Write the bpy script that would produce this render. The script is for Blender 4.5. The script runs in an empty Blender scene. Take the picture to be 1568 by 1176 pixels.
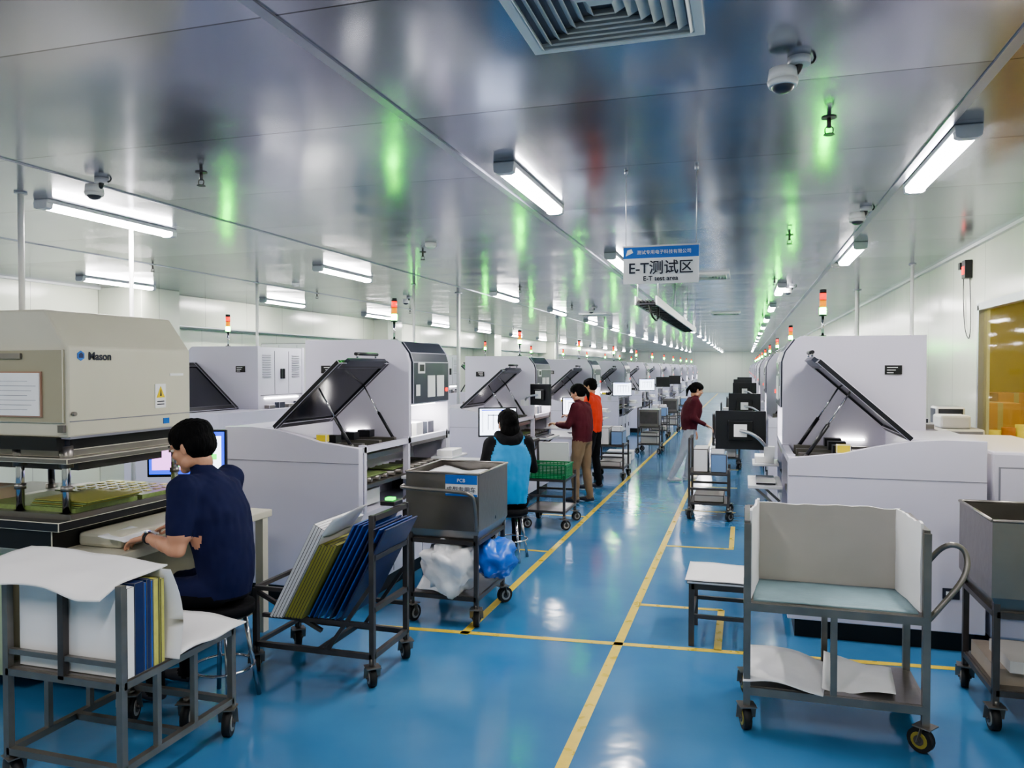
import bpy, bmesh, math, random
from mathutils import Vector, Matrix, noise as mnoise
random.seed(7)
V=Vector
scene=bpy.context.scene
HC=3.05
try:
    scene.view_settings.view_transform='AgX'; scene.view_settings.look='AgX - Medium High Contrast'
except Exception as e: print(e)
# ---------------------------------------------------------------- materials
def lin(c):
    def f(u):
        u/=255.0
        return u/12.92 if u<=0.04045 else ((u+0.055)/1.055)**2.4
    return (f(c[0]),f(c[1]),f(c[2]),1.0)
MATS={}
def mat(name,col=(200,200,200),rough=0.5,metal=0.0,var=0.08,scale=6.0,bump=0.0,bscale=40.0,emis=None,es=0.0,alpha=1.0,coat=0.0,spec=0.5,rvar=0.0,stretch=None):
    if name in MATS: return MATS[name]
    m=bpy.data.materials.new(name); m.use_nodes=True
    nt=m.node_tree; N=nt.nodes; L=nt.links
    p=N['Principled BSDF']
    tc=N.new('ShaderNodeTexCoord'); mp=N.new('ShaderNodeMapping')
    L.new(tc.outputs['Object'],mp.inputs['Vector'])
    if stretch: mp.inputs['Scale'].default_value=stretch
    nz=N.new('ShaderNodeTexNoise'); nz.inputs['Scale'].default_value=scale; nz.inputs['Detail'].default_value=2
    L.new(mp.outputs['Vector'],nz.inputs['Vector'])
    c=lin(col)
    mx=N.new('ShaderNodeMix'); mx.data_type='RGBA'
    mx.inputs[6].default_value=tuple(max(0,x*(1-var)) for x in c[:3])+(1,)
    mx.inputs[7].default_value=tuple(min(1,x*(1+var)) for x in c[:3])+(1,)
    L.new(nz.outputs['Fac'],mx.inputs[0]); L.new(mx.outputs[2],p.inputs['Base Color'])
    p.inputs['Roughness'].default_value=rough; p.inputs['Metallic'].default_value=metal
    p.inputs['Specular IOR Level'].default_value=spec
    p.inputs['Coat Weight'].default_value=coat
    if rvar>0:
        mr=N.new('ShaderNodeMapRange'); mr.inputs[3].default_value=max(0.02,rough-rvar); mr.inputs[4].default_value=rough+rvar
        L.new(nz.outputs['Fac'],mr.inputs[0]); L.new(mr.outputs[0],p.inputs['Roughness'])
    if bump>0:
        n2=N.new('ShaderNodeTexNoise'); n2.inputs['Scale'].default_value=bscale; n2.inputs['Detail'].default_value=1
        L.new(mp.outputs['Vector'],n2.inputs['Vector'])
        b=N.new('ShaderNodeBump'); b.inputs['Strength'].default_value=bump; b.inputs['Distance'].default_value=0.02
        L.new(n2.outputs['Fac'],b.inputs['Height']); L.new(b.outputs['Normal'],p.inputs['Normal'])
    if emis:
        p.inputs['Emission Color'].default_value=lin(emis); p.inputs['Emission Strength'].default_value=es
    if alpha<1: p.inputs['Alpha'].default_value=alpha
    MATS[name]=m; return m

M_white=mat('machine_white',(208,205,220),0.35,0,0.03,2)
M_white2=mat('machine_white_warm',(218,218,218),0.4,0,0.04,2)
M_beige=mat('press_beige',(200,196,178),0.45,0,0.05,3)
M_beiged=mat('press_beige_dark',(160,154,130),0.5,0,0.06,3)
M_dark=mat('dark_plastic',(28,29,34),0.35,0,0.2,10)
M_black=mat('black_steel',(12,12,14),0.4,0,0.2,10)
M_panel=mat('grey_control_panel',(58,62,74),0.3,0.2,0.1,5)
M_lid=mat('tinted_lid',(30,32,42),0.16,0.0,0.15,3,alpha=0.9)
M_seam=mat('seam_grey',(130,130,140),0.6)
M_steel=mat('stainless_steel',(142,137,132),0.32,0.85,0.12,5,bump=0.06,bscale=20,rvar=0.08)
M_steel2=mat('cart_steel_tube',(132,128,123),0.36,0.75,0.25,9,rvar=0.1)
M_steeld=mat('dark_steel_tube',(88,84,83),0.42,0.6,0.3,9,rvar=0.1)
M_chrome=mat('chrome',(200,200,205),0.15,1.0,0.03)
M_rubber=mat('rubber',(26,26,28),0.6,0,0.2,12)
M_hub=mat('caster_hub',(165,163,158),0.4,0.4,0.1)
M_hubY=mat('caster_hub_yellow',(150,140,60),0.45,0.1,0.1)
M_paper=mat('white_foam_sheet',(228,226,226),0.7,0,0.04,3,bump=0.15,bscale=9)
M_plastic=mat('white_plastic_film',(228,228,230),0.3,0,0.05,3,bump=0.35,bscale=14)
M_liner=mat('worn_foam_liner',(192,188,184),0.7,0,0.12,4,bump=0.2,bscale=8)
M_greyliner=mat('grey_board',(174,168,160),0.6,0,0.16,3,bump=0.06,bscale=10)
M_mat=mat('blue_grey_mat',(130,154,160),0.5,0,0.24,7,bump=0.1)
M_olive=mat('olive_boards',(140,138,62),0.5,0,0.25,60,stretch=(40,1,1))
M_yel=mat('yellow_boards',(200,195,100),0.5,0,0.2,30)
M_blue=mat('blue_boards',(30,78,165),0.35,0,0.2,20)
M_navy=mat('navy_boards',(24,40,88),0.4,0,0.2,20)
M_bluebag=mat('blue_plastic',(30,100,200),0.3,0,0.15,6,bump=0.3,bscale=10)
M_green=mat('green_basket',(18,120,70),0.4,0,0.15,10)
M_pcb=mat('pcb_green',(124,142,86),0.4,0,0.25,40,bump=0.1,bscale=120)
M_yitem=mat('yellow_item',(215,195,50),0.4)
M_label=mat('blue_label',(30,105,190),0.4)
M_labw=mat('white_label',(235,235,235),0.5)
M_ink=mat('ink',(25,30,50),0.5)
M_red=mat('lamp_red',(190,24,18),0.3,emis=(255,40,20),es=2.5)
M_amb=mat('lamp_amber',(200,120,20),0.3,emis=(255,150,20),es=1.0)
M_grn=mat('lamp_green',(30,230,70),0.3,emis=(0,255,20),es=210)
M_warn=mat('warning_yellow',(235,205,20),0.5)
M_led=mat('work_light',(255,255,245),0.3,emis=(255,252,240),es=24)
M_tube=mat('diffuser_tube',(255,255,255),0.3,emis=(255,250,248),es=104)
M_scr=mat('screen_white',(230,235,245),0.3,emis=(225,235,255),es=4)
M_scrm=mat('screen_magenta',(230,160,220),0.3,emis=(225,150,235),es=2.6)
M_scrb=mat('screen_blue',(40,70,200),0.3,emis=(40,70,220),es=2.5)
M_scrg=mat('screen_green',(40,220,60),0.3,emis=(30,230,70),es=3.5)
M_fix=mat('lamp_housing',(190,192,200),0.4,0.2)
M_alu=mat('aluminium',(185,187,193),0.35,0.7,0.05)
M_trim=mat('ceiling_trim',(150,153,166),0.3,0.8,0.05)
M_yline=mat('yellow_floor_paint',(218,190,66),0.3,0,0.22,12,rvar=0.1)
M_skin=mat('skin',(200,150,122),0.5,0,0.06,20,bump=0.05,bscale=200)
M_lips=mat('lips',(150,82,76),0.5)
M_hair=mat('black_hair',(9,8,9),0.75,0,0.4,60,bump=0.4,bscale=90,stretch=(1,1,.25),spec=0.15)
M_eye=mat('eye_white',(225,222,218),0.2); M_iris=mat('iris',(20,14,10),0.15)
M_tee=mat('navy_cotton',(24,29,66),0.85,0,0.15,12,bump=0.55,bscale=9,spec=0.25)
M_vest=mat('blue_vest',(40,140,195),0.7,0,0.12,10,bump=0.5,bscale=10)
M_bfab=mat('black_fabric',(18,18,22),0.85,0,0.2,12,bump=0.5,bscale=10,spec=0.25)
M_maroon=mat('maroon_fabric',(80,24,36),0.8,0,0.15,12,bump=0.5,bscale=10,spec=0.3)
M_orange=mat('orange_red_fabric',(215,62,32),0.8,0,0.12,12,bump=0.5,bscale=10)
M_khaki=mat('khaki_fabric',(125,104,80),0.85,0,0.12,12,bump=0.5,bscale=10)
M_greyf=mat('light_grey_fabric',(165,170,180),0.85,0,0.1,12,bump=0.5,bscale=10)
M_shoe=mat('shoe',(60,60,66),0.6)
M_shoew=mat('shoe_white',(205,205,205),0.6)
M_stripe=mat('amber_fabric',(150,80,30),0.8)
M_card=mat('cardboard',(176,132,84),0.8,0,0.12,6)
M_card2=mat('pale_cardboard',(158,146,134),0.8,0,0.12,6)

def nodes_of(name,col,rough):
    m=bpy.data.materials.new(name); m.use_nodes=True
    return m,m.node_tree.nodes,m.node_tree.links,m.node_tree.nodes['Principled BSDF']
def mth(N,L,op,a,b=None,c=None):
    n=N.new('ShaderNodeMath'); n.operation=op
    for i,v in enumerate((a,b,c)):
        if v is None: continue
        if isinstance(v,(int,float)): n.inputs[i].default_value=v
        else: L.new(v,n.inputs[i])
    return n.outputs[0]
# ceiling : brushed metal-faced sandwich panels
def ceiling_mat():
    m,N,L,p=nodes_of('metal_ceiling_panels',None,None)
    tc=N.new('ShaderNodeTexCoord'); sp=N.new('ShaderNodeSeparateXYZ'); L.new(tc.outputs['Object'],sp.inputs[0])
    py=mth(N,L,'DIVIDE',sp.outputs['Y'],1.15); px=mth(N,L,'DIVIDE',mth(N,L,'SUBTRACT',sp.outputs['X'],0.95),2.51)
    fy=mth(N,L,'FRACT',py)
    line=mth(N,L,'LESS_THAN',fy,0.008)
    cb=N.new('ShaderNodeCombineXYZ'); L.new(mth(N,L,'FLOOR',px),cb.inputs[0]); L.new(mth(N,L,'FLOOR',py),cb.inputs[1])
    wn=N.new('ShaderNodeTexWhiteNoise'); L.new(cb.outputs[0],wn.inputs['Vector'])
    nz=N.new('ShaderNodeTexNoise'); nz.inputs['Scale'].default_value=1.3; nz.inputs['Detail'].default_value=1; L.new(tc.outputs['Object'],nz.inputs['Vector'])
    r=N.new('ShaderNodeValToRGB'); r.color_ramp.elements[0].color=lin((142,145,158)); r.color_ramp.elements[1].color=lin((168,171,184))
    L.new(wn.outputs['Value'],r.inputs[0])
    mx=N.new('ShaderNodeMix'); mx.data_type='RGBA'; L.new(line,mx.inputs[0]); L.new(r.outputs[0],mx.inputs[6]); mx.inputs[7].default_value=lin((84,86,95))
    L.new(mx.outputs[2],p.inputs['Base Color'])
    p.inputs['Metallic'].default_value=0.86
    mr=N.new('ShaderNodeMapRange'); mr.inputs[3].default_value=0.14; mr.inputs[4].default_value=0.21; L.new(nz.outputs['Fac'],mr.inputs[0]); L.new(mr.outputs[0],p.inputs['Roughness'])
    bow=mth(N,L,'MULTIPLY',mth(N,L,'MULTIPLY',fy,mth(N,L,'SUBTRACT',1.0,fy)),mth(N,L,'MULTIPLY',wn.outputs['Value'],1.0))
    hh=mth(N,L,'ADD',mth(N,L,'MULTIPLY',nz.outputs['Fac'],0.6),bow)
    b=N.new('ShaderNodeBump'); b.inputs['Strength'].default_value=1.0; b.inputs['Distance'].default_value=0.016
    L.new(hh,b.inputs['Height']); L.new(b.outputs['Normal'],p.inputs['Normal'])
    return m
def floor_mat():
    m,N,L,p=nodes_of('blue_epoxy_floor',None,None)
    tc=N.new('ShaderNodeTexCoord')
    nz=N.new('ShaderNodeTexNoise'); nz.inputs['Scale'].default_value=0.9; nz.inputs['Detail'].default_value=4; L.new(tc.outputs['Object'],nz.inputs['Vector'])
    r=N.new('ShaderNodeValToRGB'); r.color_ramp.elements[0].position=.3; r.color_ramp.elements[1].position=.75
    r.color_ramp.elements[0].color=lin((60,114,160)); r.color_ramp.elements[1].color=lin((84,138,178)); L.new(nz.outputs['Fac'],r.inputs[0])
    L.new(r.outputs[0],p.inputs['Base Color'])
    mr=N.new('ShaderNodeMapRange'); mr.inputs[3].default_value=0.07; mr.inputs[4].default_value=0.19; L.new(nz.outputs['Fac'],mr.inputs[0]); L.new(mr.outputs[0],p.inputs['Roughness'])
    p.inputs['Specular IOR Level'].default_value=0.8
    b=N.new('ShaderNodeBump'); b.inputs['Strength'].default_value=0.3; b.inputs['Distance'].default_value=0.008
    n2=N.new('ShaderNodeTexNoise'); n2.inputs['Scale'].default_value=5; L.new(tc.outputs['Object'],n2.inputs['Vector'])
    L.new(n2.outputs['Fac'],b.inputs['Height']); L.new(b.outputs['Normal'],p.inputs['Normal'])
    return m
def wall_mat(name,col):
    m,N,L,p=nodes_of(name,None,None)
    tc=N.new('ShaderNodeTexCoord'); sp=N.new('ShaderNodeSeparateXYZ'); L.new(tc.outputs['Object'],sp.inputs[0])
    s=mth(N,L,'ADD',sp.outputs['X'],sp.outputs['Y'])
    line=mth(N,L,'LESS_THAN',mth(N,L,'FRACT',mth(N,L,'DIVIDE',s,1.15)),0.008)
    mx=N.new('ShaderNodeMix'); mx.data_type='RGBA'; L.new(line,mx.inputs[0]); mx.inputs[6].default_value=lin(col); mx.inputs[7].default_value=lin(tuple(c*0.75 for c in col))
    L.new(mx.outputs[2],p.inputs['Base Color']); p.inputs['Roughness'].default_value=0.2
    nz=N.new('ShaderNodeTexNoise'); nz.inputs['Scale'].default_value=1.2; L.new(tc.outputs['Object'],nz.inputs['Vector'])
    b=N.new('ShaderNodeBump'); b.inputs['Strength'].default_value=0.5; b.inputs['Distance'].default_value=0.02
    L.new(nz.outputs['Fac'],b.inputs['Height']); L.new(b.outputs['Normal'],p.inputs['Normal'])
    return m
M_ceil=ceiling_mat(); M_floor=floor_mat(); M_wall=wall_mat('wall_panels',(208,212,196)); M_wallY=mat('amber_room_wall',(205,190,110),0.6)
M_glass=mat('window_film',(170,160,80),0.05,0,0.05,2,alpha=0.12)

# ---------------------------------------------------------------- builder
class B:
    def __init__(s): s.bm=bmesh.new(); s.mats=[]; s.M=Matrix.Identity(4)
    def mi(s,m):
        if m not in s.mats: s.mats.append(m)
        return s.mats.index(m)
    def v(s,p): return s.bm.verts.new(s.M@V(p))
    def f(s,vs,m,sm=False):
        try: f=s.bm.faces.new(vs)
        except ValueError: return None
        f.material_index=s.mi(m); f.smooth=sm; return f
    def box(s,x0,x1,y0,y1,z0,z1,m,bev=0):
        c=[(x0,y0,z0),(x1,y0,z0),(x1,y1,z0),(x0,y1,z0),(x0,y0,z1),(x1,y0,z1),(x1,y1,z1),(x0,y1,z1)]
        vs=[s.v(p) for p in c]
        fs=[s.f([vs[i] for i in q],m) for q in ((0,3,2,1),(4,5,6,7),(0,1,5,4),(1,2,6,5),(2,3,7,6),(3,0,4,7))]
        if bev>0:
            es=set(e for f in fs for e in f.edges)
            bmesh.ops.bevel(s.bm,geom=list(es),offset=bev,segments=2,affect='EDGES',profile=0.5)
    def obox(s,c,size,R,m,bev=0):
        old=s.M; s.M=old@Matrix.Translation(V(c))@R.to_4x4()
        a,b,d=[x/2 for x in size]; s.box(-a,a,-b,b,-d,d,m,bev); s.M=old
    def beam(s,p0,p1,w,h,m):
        p0=V(p0);p1=V(p1); d=(p1-p0); q=d.to_track_quat('Z','Y').to_matrix()
        s.obox((p0+p1)/2,(w,h,d.length),q,m)
    def prism(s,pts,axis,a0,a1,m,bev=0):
        def mk(p,a):
            if axis=='Y': return (p[0],a,p[1])
            if axis=='X': return (a,p[0],p[1])
            return (p[0],p[1],a)
        A=[s.v(mk(p,a0)) for p in pts]; C=[s.v(mk(p,a1)) for p in pts]; n=len(pts)
        fs=[s.f(A,m),s.f(list(reversed(C)),m)]
        for i in range(n): fs.append(s.f([A[i],A[(i+1)%n],C[(i+1)%n],C[i]],m))
        if bev>0:
            es=set(e for f in fs if f for e in f.edges)
            bmesh.ops.bevel(s.bm,geom=list(es),offset=bev,segments=2,affect='EDGES',profile=0.5)
    def ring(s,c,ax,ay,r0,r1,n): return [s.v(V(c)+ax*(math.cos(2*math.pi*i/n)*r0)+ay*(math.sin(2*math.pi*i/n)*r1)) for i in range(n)]
    def cyl(s,p0,p1,r,m,n=14,r2=None):
        p0=V(p0);p1=V(p1); q=(p1-p0).to_track_quat('Z','Y').to_matrix(); ax=q@V((1,0,0)); ay=q@V((0,1,0))
        if r2 is None: r2=r
        a=s.ring(p0,ax,ay,r,r,n); b=s.ring(p1,ax,ay,r2,r2,n)
        s.f(list(reversed(a)),m); s.f(b,m)
        for i in range(n): s.f([a[i],a[(i+1)%n],b[(i+1)%n],b[i]],m,True)
    def tube(s,pts,r,m,n=8,smooth=3):
        pts=[V(p) for p in pts]
        for _ in range(smooth if len(pts)>2 else 0):
            q=[pts[0]]
            for i in range(len(pts)-1):
                a,b=pts[i],pts[i+1]; q+= [a*.75+b*.25,a*.25+b*.75]
            q.append(pts[-1]); pts=q
        prev=None; up=None; first=None
        for i,p in enumerate(pts):
            t=(pts[min(i+1,len(pts)-1)]-pts[max(i-1,0)]).normalized()
            if up is None: up=t.orthogonal().normalized()
            up=(up-t*up.dot(t)).normalized(); sd=t.cross(up)
            rg=s.ring(p,up,sd,r,r,n)
            if prev:
                for k in range(n): s.f([prev[k],prev[(k+1)%n],rg[(k+1)%n],rg[k]],m,True)
            else: first=rg
            prev=rg
        s.f(list(reversed(first)),m); s.f(prev,m)
    def sphere(s,c,r,m,u=16,w=10,fn=None):
        if isinstance(r,(int,float)): r=(r,r,r)
        c=V(c); rows=[]
        def P(th,ph):
            d=V((math.sin(th)*math.cos(ph),math.sin(th)*math.sin(ph),math.cos(th)))
            k=fn(d) if fn else 1
            return c+V((d.x*r[0]*k,d.y*r[1]*k,d.z*r[2]*k))
        top=s.v(P(0,0)); bot=s.v(P(math.pi,0))
        for j in range(1,w): rows.append([s.v(P(math.pi*j/w,2*math.pi*i/u)) for i in range(u)])
        for i in range(u):
            s.f([top,rows[0][i],rows[0][(i+1)%u]],m,True); s.f([bot,rows[-1][(i+1)%u],rows[-1][i]],m,True)
        for j in range(w-2):
            for i in range(u): s.f([rows[j][i],rows[j+1][i],rows[j+1][(i+1)%u],rows[j][(i+1)%u]],m,True)
    def blob(s,c,r,m,amp=0.25,seed=0,u=28,w=18):
        s.sphere(c,r,m,u,w,lambda d:1+amp*mnoise.noise(d*2.2+V((seed,seed*1.7,3)))+amp*.4*mnoise.noise(d*6+V((seed,1,3))))
    def sheet(s,c00,c10,c11,c01,m,nx=14,ny=10,amp=0.01,seed=0,thick=0.004,droop=None):
        c00,c10,c11,c01=map(V,(c00,c10,c11,c01)); g=[];g2=[]
        for j in range(ny+1):
            row=[];row2=[]
            for i in range(nx+1):
                u=i/nx; v=j/ny
                p=(c00*(1-u)+c10*u)*(1-v)+(c01*(1-u)+c11*u)*v
                p=p+V((0,0,amp*mnoise.noise(V((p.x*5+seed,p.y*5,p.z*5)))*2))
                if droop: p=p+V(droop(u,v))
                row.append(s.v(p)); row2.append(s.v(p-V((0,0,thick))))
            g.append(row); g2.append(row2)
        for j in range(ny):
            for i in range(nx):
                s.f([g[j][i],g[j][i+1],g[j+1][i+1],g[j+1][i]],m,True)
                s.f([g2[j][i],g2[j+1][i],g2[j+1][i+1],g2[j][i+1]],m,True)
        for j in range(ny):
            s.f([g[j][0],g[j+1][0],g2[j+1][0],g2[j][0]],m); s.f([g[j][nx],g2[j][nx],g2[j+1][nx],g[j+1][nx]],m)
        for i in range(nx):
            s.f([g[0][i],g2[0][i],g2[0][i+1],g[0][i+1]],m); s.f([g[ny][i],g[ny][i+1],g2[ny][i+1],g2[ny][i]],m)
    def text(s,txt,o,ex,ey,size,m,align='LEFT',bold=0.0):
        cu=bpy.data.curves.new('t','FONT'); cu.body=txt; cu.size=size; cu.align_x=align; cu.extrude=0.0008; cu.offset=bold
        ob=bpy.data.objects.new('t',cu); scene.collection.objects.link(ob)
        dg=bpy.context.evaluated_depsgraph_get(); dg.update()
        me=bpy.data.meshes.new_from_object(ob.evaluated_get(dg))
        ex=V(ex).normalized(); ey=V(ey).normalized(); ez=ex.cross(ey)
        T=Matrix((ex,ey,ez)).transposed().to_4x4(); T.translation=V(o)
        s.addmesh(me,T,[m]); bpy.data.objects.remove(ob); bpy.data.curves.remove(cu); bpy.data.meshes.remove(me)
    def addmesh(s,me,T,mats,facemat=None,smooth=False):
        vs=[s.v(T@v.co) for v in me.vertices]
        for p in me.polygons:
            mm=mats[facemat[p.index]] if facemat else mats[0]
            s.f([vs[i] for i in p.vertices],mm,smooth)
    def caster(s,x,y,r,top,ang=0.0,hub=None):
        ax=V((math.cos(ang),math.sin(ang),0)); d=V((-ax.y,ax.x,0)); c=V((x,y,r))+d*0.02
        s.cyl(c-ax*.019,c+ax*.019,r,M_rubber,20); s.cyl(c-ax*.022,c+ax*.022,r*.66,hub or M_hub,16); s.cyl(c-ax*.026,c+ax*.026,r*.4,M_steeld,12); s.cyl(c-ax*.034,c+ax*.034,r*.16,M_steeld,8)
        for k in (-1,1):
            a=c+ax*(.029*k); s.beam(a,V((x,y,r*2+.012))+ax*(.029*k),0.04,0.004,M_steel2)
        s.obox((x,y,r*2+.012),(.085,.085,.006),Matrix.Rotation(ang,3,'Z'),M_steel2)
        s.cyl((x,y,r*2+.012),(x,y,top),0.016,M_steel2,10)
    def make(s,name,loc=(0,0,0),rotz=0):
        bmesh.ops.recalc_face_normals(s.bm,faces=s.bm.faces[:])
        me=bpy.data.meshes.new(name); s.bm.to_mesh(me); s.bm.free()
        for m in s.mats: me.materials.append(m)
        ob=bpy.data.objects.new(name,me); ob.location=loc; ob.rotation_euler=(0,0,rotz); scene.collection.objects.link(ob); return ob
def copy(ob,name,loc,sz=1.0):
    o=bpy.data.objects.new(name,ob.data); o.location=loc; o.rotation_euler=ob.rotation_euler; o.scale=(1,1,sz); scene.collection.objects.link(o); return o

# ---------------------------------------------------------------- room
XL,XR,YN,YF=-9.3,2.15,-2.0,60.0
b=B(); b.box(XL-.1,XR+3,YN-.1,YF+.1,-.1,0,M_floor); b.make('floor')
b=B(); b.box(XL-.1,XR+.1,YN-.1,YF+.1,HC,HC+.1,M_ceil); b.make('ceiling')
b=B(); b.box(XL-.1,XL,YN,YF,0,HC,M_wall); b.make('wall_left')
b=B()
wy0,wy1,wz0,wz1=5.9,8.4,1.09,2.45
b.box(XR,XR+.1,YN,wy0,0,HC,M_wall); b.box(XR,XR+.1,wy1,YF,0,HC,M_wall)
b.box(XR,XR+.1,wy0,wy1,0,wz0,M_wall); b.box(XR,XR+.1,wy0,wy1,wz1,HC,M_wall); b.make('wall_right')
b=B(); b.box(XL,XR,YF,YF+.1,0,HC,M_wall); b.make('wall_back')
b=B(); b.box(XL,XR,YN-.1,YN,0,HC,M_wall); b.make('wall_front')
b=B()
fr=.05
b.box(XR-.012,XR+.06,wy0-.02,wy1+.02,wz1-fr,wz1+.02,M_alu); b.box(XR-.012,XR+.06,wy0-.02,wy1+.02,wz0-.02,wz0+fr,M_alu)
for yy in (wy0,wy1-fr): b.box(XR-.012,XR+.06,yy,yy+fr,wz0,wz1,M_alu)
b.box(XR+.03,XR+.036,wy0,wy1,wz0,wz1,M_glass); b.make('window_1')
# adjacent amber-lit room behind the window
b=B(); b.box(4.6,4.7,3.5,14,0,HC,M_wallY); b.box(XR+.1,4.7,3.4,3.5,0,HC,M_wallY); b.box(XR+.1,4.7,14,14.1,0,HC,M_wallY); b.box(XR+.1,4.7,3.4,14.1,HC,HC+.1,M_wallY); b.make('wall_side_room')
b=B(); b.box(3.0,3.15,6,12,HC-.06,HC,M_fix); b.box(3.01,3.14,6.05,11.95,HC-.07,HC-.06,mat('amber_tube',(255,220,90),emis=(255,232,150),es=38)); b.make('amber_ceiling_light')
for (x0,x1,y0,y1,z0,z1) in ((2.45,2.85,10.9,11.4,0,.65),(2.45,2.85,10.9,11.4,.65,1.3),(2.45,2.8,10.95,11.35,1.3,1.55),(2.9,3.35,11.2,11.7,0,.75),(2.9,3.35,11.2,11.7,.75,1.4),(3.4,3.85,12.3,12.8,0,.8),(3.4,3.85,12.3,12.8,.8,1.5),(3.95,4.4,12.4,12.9,0,1.25)):
    b=B(); b.box(x0,x1,y0,y1,z0,z1,M_card,.006); b.box((x0+x1)/2-.03,(x0+x1)/2+.03,y0-.002,y1+.002,z0,z1+.002,M_beiged); b.make('cardboard_box')
b=B()
for i in range(12):
    m=M_stripe if i%2 else M_yel; x=2.45+i*.13
    b.cyl((x,9.9+.03*math.sin(i*1.3),0.0),(x,9.9+.03*math.sin(i*1.3),1.18+.04*math.sin(i*2.1)),.07,m,12)
b.box(2.36,4.0,9.8,10.0,0,.06,M_alu); b.make('striped_fabric_rolls')
# skirting + corner trims
b=B(); b.box(XR-.015,XR,YN,YF,0,.08,M_alu); b.make('baseboard_right')
b=B(); b.box(XL,XL+.015,YN,YF,0,.08,M_alu); b.make('baseboard_left')
b=B(); b.box(XR-.04,XR,YN,YF,HC-.03,HC,M_white2); b.make('trim_1')
b=B(); b.box(XL,XL+.05,YN,YF,HC-.03,HC,M_white2); b.make('trim_2')
k=3
for x,w_ in ((.95,.024),(-1.56,.024),(-4.07,.007),(-6.58,.007)):
    b=B(); b.box(x-w_,x+w_,YN,YF,HC-.008,HC,M_trim); b.make('trim_%d'%k); k+=1
# pillars on the left wall
for yy in (9.3,17.5,26,35):
    b=B(); b.box(XL,-8.5,yy,yy+.8,0,HC,M_wall,0.01); b.box(XL,-8.48,yy-.02,yy+.82,0,.1,M_alu); b.make('wall_pillar')
b=B(); b.box(XL,-8.9,10.2,YF,2.55,HC,M_wall,0.01); b.box(XL,-8.88,10.2,YF,2.53,2.55,M_alu); b.make('bulkhead_beam')
for i,yy in enumerate((6.2,13.0)):
    b=B(); X=XL+.001; b.box(X,XL+.03,yy,yy+1.0,0,2.1,M_white2,0.005); b.box(X,XL+.05,yy-.06,yy,0,2.16,M_alu); b.box(X,XL+.05,yy+1,yy+1.06,0,2.16,M_alu); b.box(X,XL+.05,yy-.06,yy+1.06,2.1,2.16,M_alu)
    b.tube([(XL+.03,yy+.9,1.05),(XL+.08,yy+.9,1.05),(XL+.08,yy+.78,1.05)],.01,M_chrome); b.make('door_%d'%(i+1))
# floor markings
b=B()
def strip(p,q,w=.05):
    p=V((p[0],p[1],0));q=V((q[0],q[1],0)); d=(q-p).normalized(); n=V((-d.y,d.x,0))*w/2
    A=[p-n,q-n,q+n,p+n]; lo=[b.v(a+V((0,0,.0005))) for a in A]; hi=[b.v(a+V((0,0,.002))) for a in A]
    b.f(hi,M_yline); b.f(list(reversed(lo)),M_yline)
    for i in range(4): b.f([lo[i],lo[(i+1)%4],hi[(i+1)%4],hi[i]],M_yline)
strip((-.8,YN+.5),(-.8,YF-2),.06); strip((-1.86,4.99),(-1.86,YF-2),.06)
strip((-3.0,4.93),(2.1,5.36),.055)
strip((-.78,6.02),(-.15,6.06)); strip((-.16,5.18),(-.16,6.06)); strip((-.78,8.1),(-.1,8.14)); strip((-.12,8.14),(-.12,9.3))
for y in (10.2,12.3,14.5): strip((-.78,y),(-.1,y))
strip((-2.5,7.5),(-1.88,7.5)); strip((-2.5,9.4),(-1.88,9.4))
b.make('floor_marking_lines')

# ---------------------------------------------------------------- ceiling fittings
def light_mesh():
    b=B()
    b.box(-.065,.065,-.65,.65,-.03,0,M_fix,0.006)
    b.prism([(-.055,-.03),(-.05,-.055),(-.03,-.064),(.03,-.064),(.05,-.055),(.055,-.03)],'Y',-.6,.6,M_tube)
    for s in (-1,1): b.prism([(-.062,-.02),(-.058,-.06),(-.035,-.07),(.035,-.07),(.058,-.06),(.062,-.02)],'Y',s*.6,s*.655,M_fix)
    return b
proto=None
pos=[]
for y in (.95,4.95,8.65):
    pos+=[(1.05,y),(-1.35,y),(-4.8,y),(-8.3,y)]
y=12.2
while y<58:
    pos+=[(.5,y),(-3.8,y),(-8.0,y)]
    if y>18: pos+=[(-1.6,y+1.8)]
    y+=3.7
for (x,y) in pos:
    if proto is None: proto=light_mesh().make('ceiling_light',(x,y,HC))
    else: copy(proto,'ceiling_light',(x,y,HC))
def vent(name,x,y,s):
    b=B()
    h=s/2
    for i in range(7):
        o=h-i*s*.065; w=s*.022
        for (sx,sy) in ((1,0),(-1,0),(0,1),(0,-1)):
            if sx:
                A=[(sx*o,-o,0),(sx*o,o,0),(sx*(o-w*2.2),o-w*2.2,-.03),(sx*(o-w*2.2),-(o-w*2.2),-.03)]
            else:
                A=[(-o,sy*o,0),(o,sy*o,0),(o-w*2.2,sy*(o-w*2.2),-.03),(-(o-w*2.2),sy*(o-w*2.2),-.03)]
            hi=[b.v(p) for p in A]; lo=[b.v((p[0],p[1],p[2]-.006)) for p in A]
            b.f(hi,M_white2); b.f(list(reversed(lo)),M_white2)
            for q in range(4): b.f([hi[q],lo[q],lo[(q+1)%4],hi[(q+1)%4]],M_white2)
    for (x0,x1,y0,y1) in ((-h-.02,h+.02,-h-.02,-h+.015),(-h-.02,h+.02,h-.015,h+.02),(-h-.02,-h+.015,-h,h),(h-.015,h+.02,-h,h)):
        b.box(x0,x1,y0,y1,-.028,0,M_white2,.003)
    b.box(-h,h,-h,h,-.003,-.001,M_seam)
    return b.make(name,(x,y,HC))
v0=vent('ceiling_air_vent',-.45,2.51,.58)
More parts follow.
